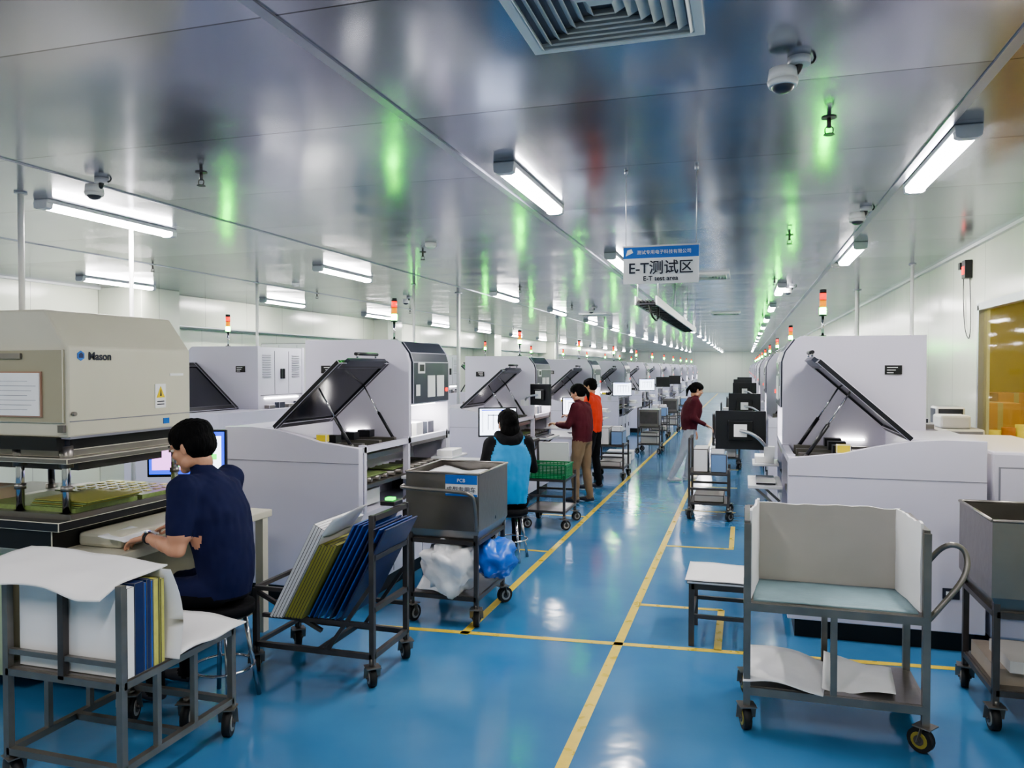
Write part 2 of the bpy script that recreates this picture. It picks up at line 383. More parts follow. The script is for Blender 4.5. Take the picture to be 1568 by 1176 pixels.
copy(v0,'ceiling_air_vent',(-.5,10.3,HC)); copy(v0,'ceiling_air_vent',(-.4,17.5,HC)); copy(v0,'ceiling_air_vent',(-8.6,6.2,HC)); copy(v0,'ceiling_air_vent',(-3.2,17.0,HC))
def cctv():
    b=B(); b.M=Matrix.Scale(.85,4)
    b.cyl((.07,0,-.035),(.07,0,0),.05,M_fix,20); b.tube([(.07,0,-.03),(.06,0,-.07),(.0,0,-.06)],.018,M_dark)
    b.cyl((0,0,-.105),(0,0,-.045),.068,M_white2,24,.06); b.sphere((0,0,-.12),(.052,.052,.035),M_panel,20,10); b.cyl((0,0,-.125),(0,0,-.1),.062,M_white2,24,.07)
    b.tube([(.09,0,-.02),(.13,.01,-.03),(.14,.02,0)],.006,M_dark); return b
c0=cctv().make('dome_security_camera',(.135,3.2,HC))
for p in ((.8,6.3),(-3.97,3.95),(.6,12),(-5.5,12),(-2.9,15)): copy(c0,'dome_security_camera',(p[0],p[1],HC))
def sprk():
    b=B(); b.cyl((0,0,-.004),(0,0,0),.035,M_steeld,20); b.cyl((0,0,-.05),(0,0,0),.01,M_steeld,10)
    b.tube([(0,0,-.04),(.02,0,-.05),(.018,0,-.075),(0,0,-.08)],.003,M_steeld); b.tube([(0,0,-.04),(-.02,0,-.05),(-.018,0,-.075),(0,0,-.08)],.003,M_steeld)
    b.cyl((0,0,-.084),(0,0,-.08),.026,M_steeld,16); return b
s0=sprk().make('fire_sprinkler',(.38,4.0,HC))
for y in (4.0,7.4,11,14.6,18.2,22,26):
    for x in (.38,-3.2,-6.6):
        if (x,y)!=(.38,4.0): copy(s0,'fire_sprinkler',(x,y,HC))
b=B(); b.cyl((0,0,-.03),(0,0,0),.055,M_white2,20); b.cyl((0,0,-.05),(0,0,-.03),.03,M_white2,16,.05)
sd=b.make('smoke_detector',(1.0,9.6,HC)); copy(sd,'smoke_detector',(-2.9,6.9,HC)); copy(sd,'smoke_detector',(-6.1,9.6,HC))
# hanging area sign
b=B(); y=4.73
b.box(-.715,-.265,y-.006,y+.006,2.36,2.515,M_labw); b.box(-.715,-.265,y-.006,y+.006,2.515,2.585,M_label)
b.box(-.72,-.26,y-.008,y+.008,2.583,2.592,M_alu)
for x in (-.70,-.28):
    b.cyl((x,y,2.585),(x,y,HC),.0025,M_alu,6); b.cyl((x,y,HC-.02),(x,y,HC),.012,M_alu,10)
b.text('E-T测试区',(-.49,y-.008,2.425),(1,0,0),(0,0,1),.088,M_ink,'CENTER',.001)
b.text('E-T test area',(-.49,y-.008,2.378),(1,0,0),(0,0,1),.04,M_ink,'CENTER',.0006)
b.text('测试专用电子科技有限公司',(-.47,y-.008,2.54),(1,0,0),(0,0,1),.027,M_labw,'CENTER')
b.prism([(-.70,2.53),(-.655,2.55),(-.665,2.572),(-.69,2.565)],'Y',y-.008,y-.006,M_labw)
b.make('hanging_area_sign')
# overhead cable tray
b=B()
for x in (-1.22,-.98): b.box(x-.01,x+.01,9.0,16.5,2.58,2.68,M_white2)
yy=9.0
while yy<16.5: b.box(-1.22,-.98,yy,yy+.03,2.585,2.6,M_dark); yy+=.3
for i in range(5): b.tube([(-1.18+i*.04,9,2.62),(-1.17+i*.04,12,2.63),(-1.18+i*.04,16.5,2.62)],.015,M_black)
for yy in (9.2,11.5,14,16.2):
    for x in (-1.22,-.98): b.cyl((x,yy,2.6),(x,yy,HC),.006,M_alu,6)
b.tube([(-1.1,9.3,2.6),(-1.05,9.2,2.45),(-1.0,9.4,2.4),(-1.02,9.6,2.6)],.012,M_black)
b.make('overhead_cable_tray')
for (x,y,z,r) in ((-4.75,4.1,2.175,.02),(-4.9,5.25,0,.018),(-4.55,10.2,0,.02),(-4.4,11.6,0,.03),(-6.6,9.4,0,.02),(-4.3,18,0,.03),(1.65,12.9,0,.03),(1.85,9.9,0,.02)):
    b=B(); b.cyl((x,y,z),(x,y,HC),r,M_white2,12); b.cyl((x,y,HC-.012),(x,y,HC),r*2,M_alu,14); b.cyl((x,y,z),(x,y,z+.012),r*2,M_alu,14); b.make('utility_conduit')
b=B(); b.box(XR-.07,XR,8.62,8.74,2.74,2.92,M_black,.006); b.box(XR-.075,XR-.07,8.64,8.72,2.78,2.86,M_red); b.tube([(XR-.01,8.9,2.9),(XR-.01,8.92,2.6),(XR-.01,8.85,2.2),(XR-.01,8.6,2.1),(XR-.01,8.7,2.9)],.004,M_dark); b.box(XR-.04,XR,8.93,9.0,2.86,2.93,M_black); b.make('wall_alarm_box')

# ---------------------------------------------------------------- tester machine (u from aisle face inward, v along aisle, z up)
def tester(name,mir,loc):
    b=B(); b.M=Matrix.Diagonal((mir,1,1,1))
    prof=[(0,.13),(0,1.235),(.12,1.245),(.35,1.275),(.55,1.325),(.75,1.365),(.95,1.38),(1.2,1.38),(1.2,.13)]
    b.prism(prof,'Y',0,.07,M_white,.006); b.prism(prof,'Y',1.83,1.9,M_white,.006)
    b.box(.36,1.19,.07,1.83,.13,1.16,M_white)
    b.box(.01,.36,.07,1.83,.13,.72,M_white,.004)
    b.box(.75,1.19,.07,.93,1.16,1.375,M_white)
    b.box(1.12,1.19,.93,1.83,1.16,1.375,M_white)
    b.box(.05,1.15,.05,1.85,.0,.13,M_black)
    for v in (.15,1.75):
        for u in (.1,1.1): b.cyl((u,v,0),(u,v,.06),.04,M_steeld,12)
    b.box(.0,1.2,-.002,.0,1.113,1.117,M_seam)
    for v in (.62,1.22): b.box(.006,.012,v,v+.004,.15,.7,M_seam)
    for v in (.5,1.1,1.68): b.box(-.005,.012,v,v+.02,.4,.5,M_dark)
    b.box(.95,1.05,-.004,0,.35,.42,M_panel); b.box(.97,1.0,-.008,-.004,.37,.40,M_labw)
    b.box(.02,.38,.07,1.83,.90,.93,M_steel)
    for i in range(12):
        v=.15+i*.14; b.cyl((.04,v,.955),(.36,v,.955),.018,M_steel2,8)
    b.box(.06,.34,.2,.6,.975,.985,M_pcb); b.box(.08,.3,.75,1.1,.975,.982,M_pcb)
    for v in (.09,.9,1.79): b.box(.0,.05,v,v+.04,.72,1.25,M_white)
    b.box(0,.05,.07,1.83,1.19,1.235,M_white)
    b.box(.1,.3,.3,.55,.74,.86,M_white2); b.box(.1,.3,1.2,1.6,.74,.88,M_dark)
    b.box(.36,.75,.07,.93,1.16,1.2,M_panel); b.box(.05,.36,.07,.93,1.12,1.16,M_steel)
    for v in (.2,.5,.78): b.box(.08,.74,v,v+.05,1.2,1.25,M_steel2); b.box(.3,.42,v-.02,v+.07,1.25,1.31,M_dark)
    b.box(.1,.7,.3,.75,1.165,1.175,M_pcb)
    b.box(.31,.40,.05,.10,1.27,1.33,M_yitem,.004)
    b.box(.4,.6,.90,.91,1.29,1.30,M_led)
    tp=[(.0,1.19),(.0,1.90),(.025,1.98),(.10,2.08),(.13,2.10),(1.03,2.10),(1.03,1.19)]
    b.prism(tp,'Y',.92,.97,M_white,.004); b.prism(tp,'Y',1.84,1.89,M_white,.004)
    b.prism([(.01,1.52),(.01,1.90),(.035,1.98),(.11,2.07),(.14,2.09),(1.02,2.09),(1.02,1.52)],'Y',.97,1.84,M_white)
    b.box(.4,1.02,.97,1.84,1.16,1.52,M_white)
    # rear service doors : louvres, seams, handles; lit service gap
    for v in (1.26,1.55): b.box(1.02,1.024,v,v+.005,1.54,2.05,M_seam)
    for v in (1.02,1.62):
        for i in range(10): b.box(1.02,1.026,v,v+.16,1.74+i*.028,1.748+i*.028,M_seam)
    for v in (1.38,1.43): b.box(1.02,1.045,v,v+.015,1.72,1.84,M_dark)
    b.box(1.02,1.024,.98,1.84,1.525,1.535,M_seam)
    b.box(1.02,1.03,1.05,1.75,1.49,1.50,M_led)
    for i in range(4): b.box(1.04,1.11,1.02+i*.2,1.14+i*.2,1.375,1.42+.03*(i%2),M_panel if i%2 else M_steel,.004)
    b.prism([(-.015,1.53),(-.015,1.90),(.012,1.985),(.085,2.085),(.11,2.075),(.045,1.98),(.012,1.89),(.012,1.53)],'Y',.985,1.82,M_panel,.004)
    b.box(-.02,-.014,1.04,1.12,1.6,1.7,M_labw); b.box(-.02,-.014,1.3,1.47,1.58,1.78,M_labw); b.box(-.02,-.014,1.52,1.69,1.58,1.78,M_labw)
    b.box(-.024,-.014,1.08,1.22,1.8,1.9,M_labw); b.box(-.026,-.014,1.1,1.2,1.82,1.88,M_black)
    b.cyl((-.03,1.75,1.64),(-.014,1.75,1.64),.018,M_red,12)
    b.box(.10,.34,1.05,1.75,1.505,1.515,M_led)
    for i in range(3): b.box(.1,.36,1.05+i*.26,1.2+i*.26,1.16,1.34,M_white2 if i%2 else M_panel,.004)
    b.box(.0,.36,.97,1.84,1.16,1.19,M_steel)
    b.box(.74,.86,.908,.922,1.80,1.87,M_black)
    for i in range(3): b.box(.755,.80+.015*i,.905,.909,1.81+i*.02,1.816+i*.02,M_labw)
    a=V((.77,0,1.375)); t=V((.19,0,1.90)); d=(t-a); n=V((-d.z,0,d.x)).normalized()*.018
    if n.z<0: n=-n
    def lp(s,off): p=a+d*s+n*off; return (p.x,p.z)
    b.prism([lp(0.04,-.2),lp(.96,-.2),lp(.96,.2),lp(.04,.2)],'Y',.07,.87,M_lid)
    for v0,v1 in ((.03,.08),(.86,.91)): b.prism([lp(0,-1),lp(1,-1),lp(1,1),lp(0,1)],'Y',v0,v1,M_dark,.003)
    for s0_,s1_ in ((0,.08),(.92,1.0)): b.prism([lp(s0_,-1),lp(s1_,-1),lp(s1_,1),lp(s0_,1)],'Y',.08,.86,M_dark,.003)
    b.prism([lp(.95,1),lp(1.04,.5),lp(1.04,-1.2),lp(.95,-1)],'Y',.15,.8,M_panel)
    for v in (.3,.62): b.cyl((.17,v,1.93),(.17,v,1.96),.008,M_chrome,8)
    b.cyl((.17,.27,1.962),(.17,.65,1.962),.014,M_dark,10)
    for v in (.10,.85):
        b.cyl((.12,v,1.24),(.26,v,1.46),.014,M_dark,8); b.cyl((.26,v,1.46),(.40,v,1.69),.007,M_chrome,8)
        b.cyl((.12,v-.02,1.24),(.12,v+.02,1.24),.014,M_steel2,8)
    b.box(-.26,0,.75,1.35,.90,.925,M_white2,.004); b.box(-.2,-.05,.8,1.25,.925,.945,M_dark,.003)
    b.box(-.22,0,1.4,1.8,1.0,1.02,M_white2,.004); b.box(-.2,-.04,1.45,1.7,1.02,1.08,M_white2,.004)
    for v in (.8,1.3): b.beam((-.2,v,.9),(.0,v,.72),.02,.02,M_steel2)
    c=(.33,1.32); b.cyl((c[0],c[1],2.09),(c[0],c[1],2.12),.03,M_dark,14); b.cyl((c[0],c[1],2.1),(c[0],c[1],2.29),.011,M_chrome,10)
    for i,m in enumerate((M_grn,M_amb,M_red)): b.cyl((c[0],c[1],2.295+i*.06),(c[0],c[1],2.35+i*.06),.026,m,16); b.cyl((c[0],c[1],2.35+i*.06),(c[0],c[1],2.355+i*.06),.028,M_dark,16)
    b.cyl((c[0],c[1],2.475),(c[0],c[1],2.50),.027,M_dark,16); b.cyl((c[0],c[1],2.28),(c[0],c[1],2.295),.03,M_dark,14)
    return b.make(name,loc)
TN='circuit_board_tester'
Lm=tester(TN,-1,(-2.81,5.27,0)); Rm=tester(TN,1,(.29,5.58,0))
for i in range(1,11): copy(Lm,TN,(-2.81,5.27+4.2*i,0),.96)
for i in range(1,10): copy(Rm,TN,(.29,5.58+4.7*i,0),.98)
copy(Rm,TN,(-6.36,6.68,0))
for i in range(0,8): copy(Rm,TN,(-6.36,12.2+4.2*i,0))

b=B()
b.box(0,1.2,0,.6,.0,.08,M_black); b.box(0,1.2,0,.6,.08,1.0,M_white2,.006); b.box(.02,1.18,.05,.6,1.0,1.1,M_panel); b.box(.1,1.1,-.05,.0,.85,.9,M_steel)
b.box(0,.05,0,.05,1.0,1.4,M_white2);b.box(1.15,1.2,0,.05,1.0,1.4,M_white2); b.box(0,1.2,.3,.6,1.0,1.4,M_white2); b.box(.1,1.1,.25,.3,1.2,1.22,M_led)
b.box(0,1.2,0,.6,1.4,2.2,M_white2,.006)
for x in (.3,.6,.9): b.box(x-.002,x+.002,-.003,0,1.42,2.18,M_seam)
for x in (.57,.63): b.box(x-.008,x+.008,-.02,0,1.72,1.86,M_dark)
for x in (.1,.98):
    for i in range(10): b.box(x,x+.12,-.006,0,1.5+i*.03,1.51+i*.03,M_seam)
b.make('electrical_cabinet',(-6.75,9.7,0))
b=B(); b.box(1.62,2.1,7.7,8.6,.05,1.0,M_white2,.01); b.box(1.65,2.05,7.75,8.55,0,.05,M_black); b.box(1.65,2.05,7.75,8.5,1.0,1.3,mat('grey_box',(140,140,148),0.5),.02); b.box(1.7,1.95,7.8,8.1,1.3,1.42,M_white2,.02); b.box(1.75,2.0,8.2,8.45,1.3,1.48,M_panel,.02); b.make('parts_storage_cabinet')
b=B(); b.box(1.56,2.1,5.75,7.2,.06,1.3,M_white,.02); b.box(1.6,2.06,5.8,7.15,0,.06,M_black); b.box(1.6,2.0,5.744,5.75,.2,1.2,M_seam); b.box(1.61,1.99,5.74,5.746,.21,1.19,M_white); b.cyl((1.64,5.72,.7),(1.64,5.74,.7),.015,M_dark); b.make('utility_cabinet')

# ---------------------------------------------------------------- board press (left foreground)
b=B()
b.box(-5.3,-3.2,3.32,4.72,.80,.85,M_beige,.006)
for x in (-5.24,-3.27):
    for y in (3.36,4.62): b.box(x,x+.06,y,y+.06,0,.8,M_beige)
b.box(-5.24,-3.3,3.40,4.65,.12,.16,M_beiged); b.box(-5.2,-3.75,3.42,4.6,.16,.8,M_beiged,.005)
b.box(-5.2,-4.0,3.33,3.37,.1,.8,mat('pale_green_panel',(165,178,148),0.5))
b.box(-5.0,-3.58,3.25,4.35,.85,.97,M_black,.005); b.box(-3.58,-3.28,3.42,4.2,.85,.93,M_beige,.02)
b.box(-5.0,-3.5,3.22,4.38,.97,1.02,M_dark,.004)
b.sheet((-3.38,3.36,.94),(-3.2,3.36,.9),(-3.2,3.62,.9),(-3.4,3.62,.94),M_labw,8,6,.008,2)
b.box(-4.4,-3.5,3.3,4.3,1.02,1.05,M_steel); b.box(-4.2,-3.52,3.35,3.8,1.05,1.075,M_pcb); b.box(-4.2,-3.52,3.84,4.3,1.05,1.075,M_pcb)
for i in range(4): b.box(-3.85+i*.01,-3.5+i*.02,3.36,3.75,1.078+i*.01,1.084+i*.01,M_olive if i%2 else M_pcb)
for j in range(5):
    for i in range(7): b.box(-4.15+i*.088,-4.15+i*.088+.03,3.88+j*.08,3.92+j*.08,1.075,1.079,M_yel)
b.box(-4.6,-4.2,3.28,3.6,1.05,1.15,mat('foam_tan',(206,186,158),0.8),.01)
b.box(-4.7,-3.48,3.26,4.28,1.33,1.36,M_steel,.004); b.box(-4.6,-3.55,3.32,4.2,1.36,1.40,M_steel,.004); b.box(-4.4,-3.6,3.45,4.1,1.27,1.33,M_steeld)
b.box(-4.1,-3.8,3.6,3.95,1.4,1.47,M_dark,.01)
for (x,y) in ((-3.57,3.34),(-3.57,4.18),(-3.9,3.34),(-4.6,3.34),(-4.6,4.18)):
    b.cyl((x,y,1.0),(x,y,1.5),.022,M_chrome,18); b.cyl((x,y,1.3),(x,y,1.42),.036,M_steel,18); b.cyl((x,y,1.0),(x,y,1.05),.036,M_steel,18); b.cyl((x,y,1.17),(x,y,1.2),.03,M_steel,18)
b.prism([(-4.95,1.47),(-3.50,1.47),(-3.50,1.96),(-3.66,2.17),(-4.95,2.17)],'Y',3.29,4.25,M_beige,.012)
b.box(-4.95,-3.52,3.275,3.29,1.55,1.95,M_beiged,.004)
b.box(-4.97,-3.56,3.27,4.22,1.40,1.47,M_black)
b.box(-3.56,-3.497,3.3,4.24,1.462,1.475,M_seam); b.box(-3.502,-3.497,3.3,4.24,1.555,1.56,M_seam)
b.box(-4.02,-3.66,3.266,3.276,1.58,1.83,mat('notice_frame',(165,130,112),0.5)); b.box(-4.012,-3.668,3.260,3.267,1.588,1.822,M_labw)
for i in range(7): b.box(-3.97,-3.75+.03*(i%3),3.258,3.261,1.62+i*.026,1.622+i*.026,M_seam)
b.box(-4.0,-3.8,3.262,3.276,1.9,1.93,M_steel)
b.box(-3.545,-3.505,3.262,3.28,1.5,1.54,M_steel); b.cyl((-3.49,3.31,1.6),(-3.47,3.31,1.6),.012,M_steel)
b.text('Mason',(-3.496,3.425,1.895),(0,1,0),(0,0,1),.062,M_ink,'LEFT',.0014)
hx=[(3.375+.026*math.sin(i*math.pi/3),1.917+.028*math.cos(i*math.pi/3)) for i in range(6)]
b.prism(hx,'X',-3.499,-3.495,M_label); b.prism([(3.36,1.905),(3.39,1.905),(3.39,1.925),(3.375,1.935),(3.36,1.925)],'X',-3.496,-3.494,M_navy)
b.box(-3.499,-3.495,3.93,4.02,1.6,1.75,M_labw); b.prism([(3.94,1.665),(4.01,1.665),(3.975,1.735)],'X',-3.496,-3.493,M_warn); b.prism([(3.968,1.675),(3.982,1.675),(3.977,1.715),(3.973,1.715)],'X',-3.494,-3.492,M_ink)
for i in range(2): b.box(-3.496,-3.493,3.945,4.005,1.62+i*.018,1.626+i*.018,M_ink)
b.box(-3.499,-3.495,4.0,4.05,1.5,1.535,M_label); b.box(-3.499,-3.495,4.06,4.18,1.80,1.815,M_labw)
b.make('circuit_board_press')

def monitor(name,loc,rotz,w=.5,h=.32,kind='white',stand=True,zc=0.3,arm=None):
    b=B()
    b.box(-w/2,w/2,-.015,.02,zc-h/2,zc+h/2,M_dark,.005); b.box(-w/4,w/4,.02,.05,zc-h/4,zc+h/4,M_black,.008)
    b.box(-.05,.05,.05,.056,zc-.05,zc+.05,M_labw)
    x0,x1,z0,z1=-w/2+.015,w/2-.015,zc-h/2+.02,zc+h/2-.015
    if kind=='white':
        b.box(x0,x1,-.018,-.015,z0,z1,M_scr); b.box(x0+.03,x0+.035,-.02,-.018,z0+.03,z1-.03,M_ink); b.box(x0+.02,x1-.05,-.02,-.018,z1-.02,z1-.008,M_scrb)
        for i in range(5): b.box(x0+.09+i*.06,x0+.097+i*.06,-.02,-.018,z0+.06,z1-.06,M_ink)
        b.box(x0+.09,x1-.08,-.02,-.018,z1-.075,z1-.066,M_ink)
    elif kind=='test':
        b.box(x0,x1,-.018,-.015,z0,z1,M_scrb); b.box(x0+.02,x1-.15,-.019,-.018,z0+.03,z1-.03,M_scrm); b.box(x1-.14,x1-.02,-.019,-.018,z0+.03,z1-.03,M_scr)
        b.box(x0+.19,x0+.205,-.021,-.019,z0+.03,z1-.03,M_scrg); b.box(x0+.25,x0+.27,-.021,-.019,z0+.03,z1-.05,M_scrg); b.box(x0+.03,x0+.15,-.021,-.019,z1-.07,z1-.04,M_scr)
        b.box(x1-.12,x1-.05,-.021,-.019,z0+.1,z0+.14,M_scrg)
    else: b.box(x0,x1,-.018,-.015,z0,z1,M_black)
    if stand:
        b.box(-.03,.03,.03,.06,.01,zc,M_dark,.004); b.box(-.12,.12,-.06,.12,.001,.012,M_dark,.004)
    if arm:
        b.tube([(0,.05,zc),(arm[0]*.5,.12+arm[1]*.3,zc-.02),arm],.014,M_alu); b.box(arm[0]-.04,arm[0]+.04,arm[1]-.04,arm[1]+.04,arm[2]-.05,arm[2]+.03,M_white2)
    return b.make(name,loc,rotz)
monitor('computer_monitor',(-3.75,4.52,.85),math.radians(22),.54,.33,'test',True,.4)
def desk(name,loc,sx,sy):
    b=B(); b.box(0,sx,0,sy,.72,.76,M_white2,.004)
    for x in (.02,sx-.06):
        for y in (.02,sy-.06): b.box(x,x+.04,y,y+.04,0,.72,M_steel2)
    b.box(.05,sx-.05,.05,sy-.05,.3,.32,M_steel); b.box(.1,.5,.15,.5,.32,.62,M_white2,.01)
    b.box(.1,.5,.05,.2,.76,.775,M_dark,.004); return b.make(name,loc)
desk('work_desk',(-3.5,7.7,0),1.0,1.1); desk('work_desk',(-3.45,11.9,0),.9,1.2); desk('work_desk',(.45,7.8,0),.9,1.3)
monitor('computer_monitor',(-2.66,8.25,.76),math.radians(28),.44,.33,'white',True,.48)
monitor('computer_monitor',(-2.7,12.6,.76),math.radians(20),.44,.30,'white',True,.45)
monitor('computer_monitor',(-.03,6.45,1.20),math.radians(180),.39,.31,'off',False,.15,(-.22,.05,.0))
monitor('computer_monitor',(-2.55,9.75,1.30),math.radians(150),.36,.28,'off',False,.2,(.2,.1,.1))
monitor('computer_monitor',(.0,11.0,1.20),math.radians(180),.42,.34,'off',False,.13,(-.25,.1,.0))
monitor('computer_monitor',(-2.5,16.4,1.2),math.radians(25),.42,.3,'white',False,.2,(-.2,.3,.0))
for (x,y,r,kd) in ((-2.5,20.7,25,'white'),(0,15.6,180,'off'),(-.05,20.4,180,'off'),(-2.5,25,20,'off'),(-2.5,29.3,20,'off'),(0,25,180,'off')):
    monitor('computer_monitor',(x,y,1.2),math.radians(r),.44,.32,kd,False,.2,(-.25,.1,.0))
# ---------------------------------------------------------------- carts
def sq(b,p,q,m=M_steel2,w=.03): b.beam(p,q,w,w,m)
b=B(); x0,x1,y0,y1=-3.07,-2.46,2.56,3.27
for x in (x0,x1):
    sq(b,(x,y0,.15),(x,y0,.95)); sq(b,(x,y1,.15),(x,y1,.55))
    for z in (.18,.53): sq(b,(x,y0,z),(x,y1,z))
    sq(b,(x,(y0+y1)/2+.08,.18),(x,(y0+y1)/2+.08,.53),M_steel2,.025)
    sq(b,(x,y0+.2,.53),(x,y0+.2,.18),M_steel2,.025)
for z in (.18,.53):
    for y in (y0,y1,(y0+y1)/2): sq(b,(x0,y,z),(x1,y,z))
sq(b,(x0,y0,.62),(x1,y0,.62),M_steel2,.022); sq(b,((x0+x1)/2,y0,.53),((x0+x1)/2,y0,.93),M_steeld,.03)
b.box(x0,x1,y0,y1,.545,.552,M_steel)
for x in (x0+.01,x1-.01):
    for y in (y0+.02,y1-.02): b.caster(x,y,.068,.17,.4 if y>3 else 1.2)
b.caster((x0+x1)/2+.05,y1-.02,.068,.17,.3)
yy=y0+.022
for (t,m,h) in ((.04,M_paper,.38),(.05,M_navy,.39),(.012,M_blue,.38),(.02,M_navy,.39),(.012,M_blue,.38),(.03,M_yel,.38),(.01,M_olive,.38),(.02,M_yel,.37)):
    b.box(x0+.04,x1+.01,yy,yy+t,.553,.553+h,m,.002); yy+=t+.003
b.sheet((x0,yy+.0,.56),(x1+.06,yy+.03,.56),(x1+.05,yy-.01,.965),(x0,yy-.02,.965),M_paper,8,10,.0,0,.006,lambda u,v:(0,.05*math.sin(v*3.1),0))
b.sheet((x0-.25,y0-.06,.955),(x1-.03,y0-.08,.94),(x1+.0,yy+.03,.975),(x0-.25,yy+.1,.99),M_paper,24,14,.010,4,.006,lambda u,v:(0,0,-.05*max(0,(.3-v))*(2+math.sin(u*9))+.006))
b.sheet((x0-.1,yy+.06,.60),(x1+.05,yy+.05,.575),(x1+.06,y1+.04,.575),(x0-.1,y1+.05,.60),M_paper,14,10,.012,6,.006)
b.make('board_transport_cart')
# leaning rack cart
b=B(); x0,x1,y0,y1=-2.83,-2.05,4.0,4.46
for y in (y0,y1):
    sq(b,(x1,y,.13),(x1,y,1.0),M_steeld); sq(b,(x0,y,.13),(x0,y,.52),M_steeld); sq(b,(x0,y,.18),(x1,y,.18),M_steeld); sq(b,(x0,y,.52),(x0+.3,y,.52),M_steeld,.024); sq(b,(x0,y,.5),(x0+.45,y,.3),M_steeld,.022)
    sq(b,(-2.35,y,.18),(x1,y,.6),M_steeld,.022)
for z in (.18,.45,.75,.98): sq(b,(x1,y0,z),(x1,y1,z),M_steeld)
for (x,z) in ((x0,.18),(x0,.52),(-2.45,.36),(-2.6,.36),(-2.3,.36)): sq(b,(x,y0,z),(x,y1,z),M_steeld,.024)
for y in (y0,y1): sq(b,(-2.78,y,.36),(x1,y,.36),M_steeld,.024)
sq(b,(-2.4,y0,.18),(-2.4,y1,.18),M_steeld)
for x in (x0,x1):
    for y in (y0,y1): b.caster(x,y,.055,.17,.7)
ang=math.radians(28)
def lean(xb,t,h,m,ya,yb,zb=.375,a=None):
    a=a or ang
    b.obox((xb+math.sin(a)*h/2,(ya+yb)/2,zb+math.cos(a)*h/2),(t,yb-ya,h),Matrix.Rotation(a,3,'Y'),m,.002)
for i in range(4): lean(-2.68+i*.0205,.0195,.64-.01*i,M_paper,3.93+.002*i,4.42)
for i in range(6): lean(-2.592+i*.0195,.0175,.50+.01*(i%2),M_olive,3.95,4.44)
for i in range(3): lean(-2.46+i*.030,.010,.64,M_blue,3.99,4.44)
for i in range(4): lean(-2.36+i*.036,.010,.62,M_navy if i%2 else M_blue,3.99,4.44)
b.sheet((-2.36,3.93,.86),(-2.26,3.92,.98),(-2.16,4.15,1.03),(-2.30,4.2,.88),M_paper,8,6,.01,3)
b.box(-2.15,-2.05,4.3,4.42,1.0,1.03,M_dark,.005); b.box(-2.13,-2.08,4.33,4.38,1.03,1.045,M_scrg)
b.make('panel_rack_cart')
def bincart(name,x0,x1,y0,y1,zb,zt,label,contents,handle):
    b=B(); tp=.07
    cx,cy=(x0+x1)/2,(y0+y1)/2
    def ins(x,y,k): return (cx+(x-cx)*k,cy+(y-cy)*k)
    for (pts) in (((x0,y0),(x1,y0)),((x1,y0),(x1,y1)),((x1,y1),(x0,y1)),((x0,y1),(x0,y0))):
        (ax,ay),(bx,by)=pts
        o=[(ax,ay,zt),(bx,by,zt),(*ins(bx,by,1),zb+tp),(*ins(bx,by,.9),zb),(*ins(ax,ay,.9),zb),(*ins(ax,ay,1),zb+tp)]
        i=[(*ins(p[0],p[1],.98),p[2]+(.004 if p[2]<zt else 0)) for p in o]
        O=[b.v(p) for p in o]; I=[b.v(p) for p in i]
        b.f([O[0],O[1],O[2],O[5]],M_steel); b.f([O[5],O[2],O[3],O[4]],M_steel)
        b.f([I[0],I[5],I[2],I[1]],M_steel); b.f([I[5],I[4],I[3],I[2]],M_steel); b.f([O[0],I[0],I[1],O[1]],M_steel)
        b.cyl((ax,ay,zt),(bx,by,zt),.009,M_steel,8)
    b.box(cx-(x1-x0)*.45,cx+(x1-x0)*.45,cy-(y1-y0)*.45,cy+(y1-y0)*.45,zb-.005,zb+.006,M_steel)
    for x in (x0+.03,x1-.03):
        for y in (y0+.03,y1-.03):
            sq(b,(x,y,.13),(x,y,zb+.08),M_steeld); b.caster(x,y,.06,.16,random.uniform(-.8,.8))
    for z in (.2,zb-.02):
        for y in (y0+.03,y1-.03): sq(b,(x0+.03,y,z),(x1-.03,y,z),M_steeld)
        for x in (x0+.03,x1-.03): sq(b,(x,y0+.03,z),(x,y1-.03,z),M_steeld)
    b.box(x0+.03,x1-.03,y0+.03,y1-.03,.21,.218,M_steel)
    contents(b)
    if label:
        b.box(x1-.25,x1-.01,y0-.008,y0-.002,zt-.16,zt-.01,M_labw); b.box(x1-.25,x1-.01,y0-.010,y0-.008,zt-.075,zt-.01,M_label); b.box(x1-.25,x1-.01,y0-.010,y0-.008,zt-.16,zt-.145,M_label)
        b.text('成型专用车',(x1-.13,y0-.012,zt-.13),(1,0,0),(0,0,1),.045,M_ink,'CENTER')
        b.text('PCB',(x1-.13,y0-.012,zt-.06),(1,0,0),(0,0,1),.035,M_labw,'CENTER')
    if handle: b.tube(handle,.014,M_steel2)
    return b.make(name)
def cont1(b):
    b.sheet((-2.3,5.15,1.06),(-1.95,5.15,1.0),(-1.85,5.75,1.04),(-2.3,5.75,1.06),M_plastic,12,12,.02,2)
    b.blob((-2.04,5.2,.42),(.20,.17,.20),M_plastic,.45,5); b.blob((-1.80,5.5,.42),(.15,.24,.14),M_bluebag,.35,8); b.sheet((-2.26,5.1,.30),(-2.0,5.06,.25),(-1.95,5.3,.6),(-2.1,5.3,.62),M_plastic,10,10,.03,7)
    b.box(-2.3,-2.1,5.3,5.7,.218,.33,M_navy)
bincart('stainless_bin_cart',-2.35,-1.79,5.12,5.8,.62,1.1,True,cont1,[(-2.36,5.1,1.0),(-2.34,5.0,1.0),(-1.95,5.0,.99),(-1.8,5.0,.98),(-1.79,5.03,.9),(-1.8,5.1,.70)])
def cont2(b):
    b.box(1.25,1.85,4.5,4.95,.218,.3,M_card2); b.box(1.3,1.7,4.45,4.8,.3,.36,M_liner)
bincart('stainless_bin_cart',1.2,1.92,4.4,5.02,.62,1.08,False,cont2,None)
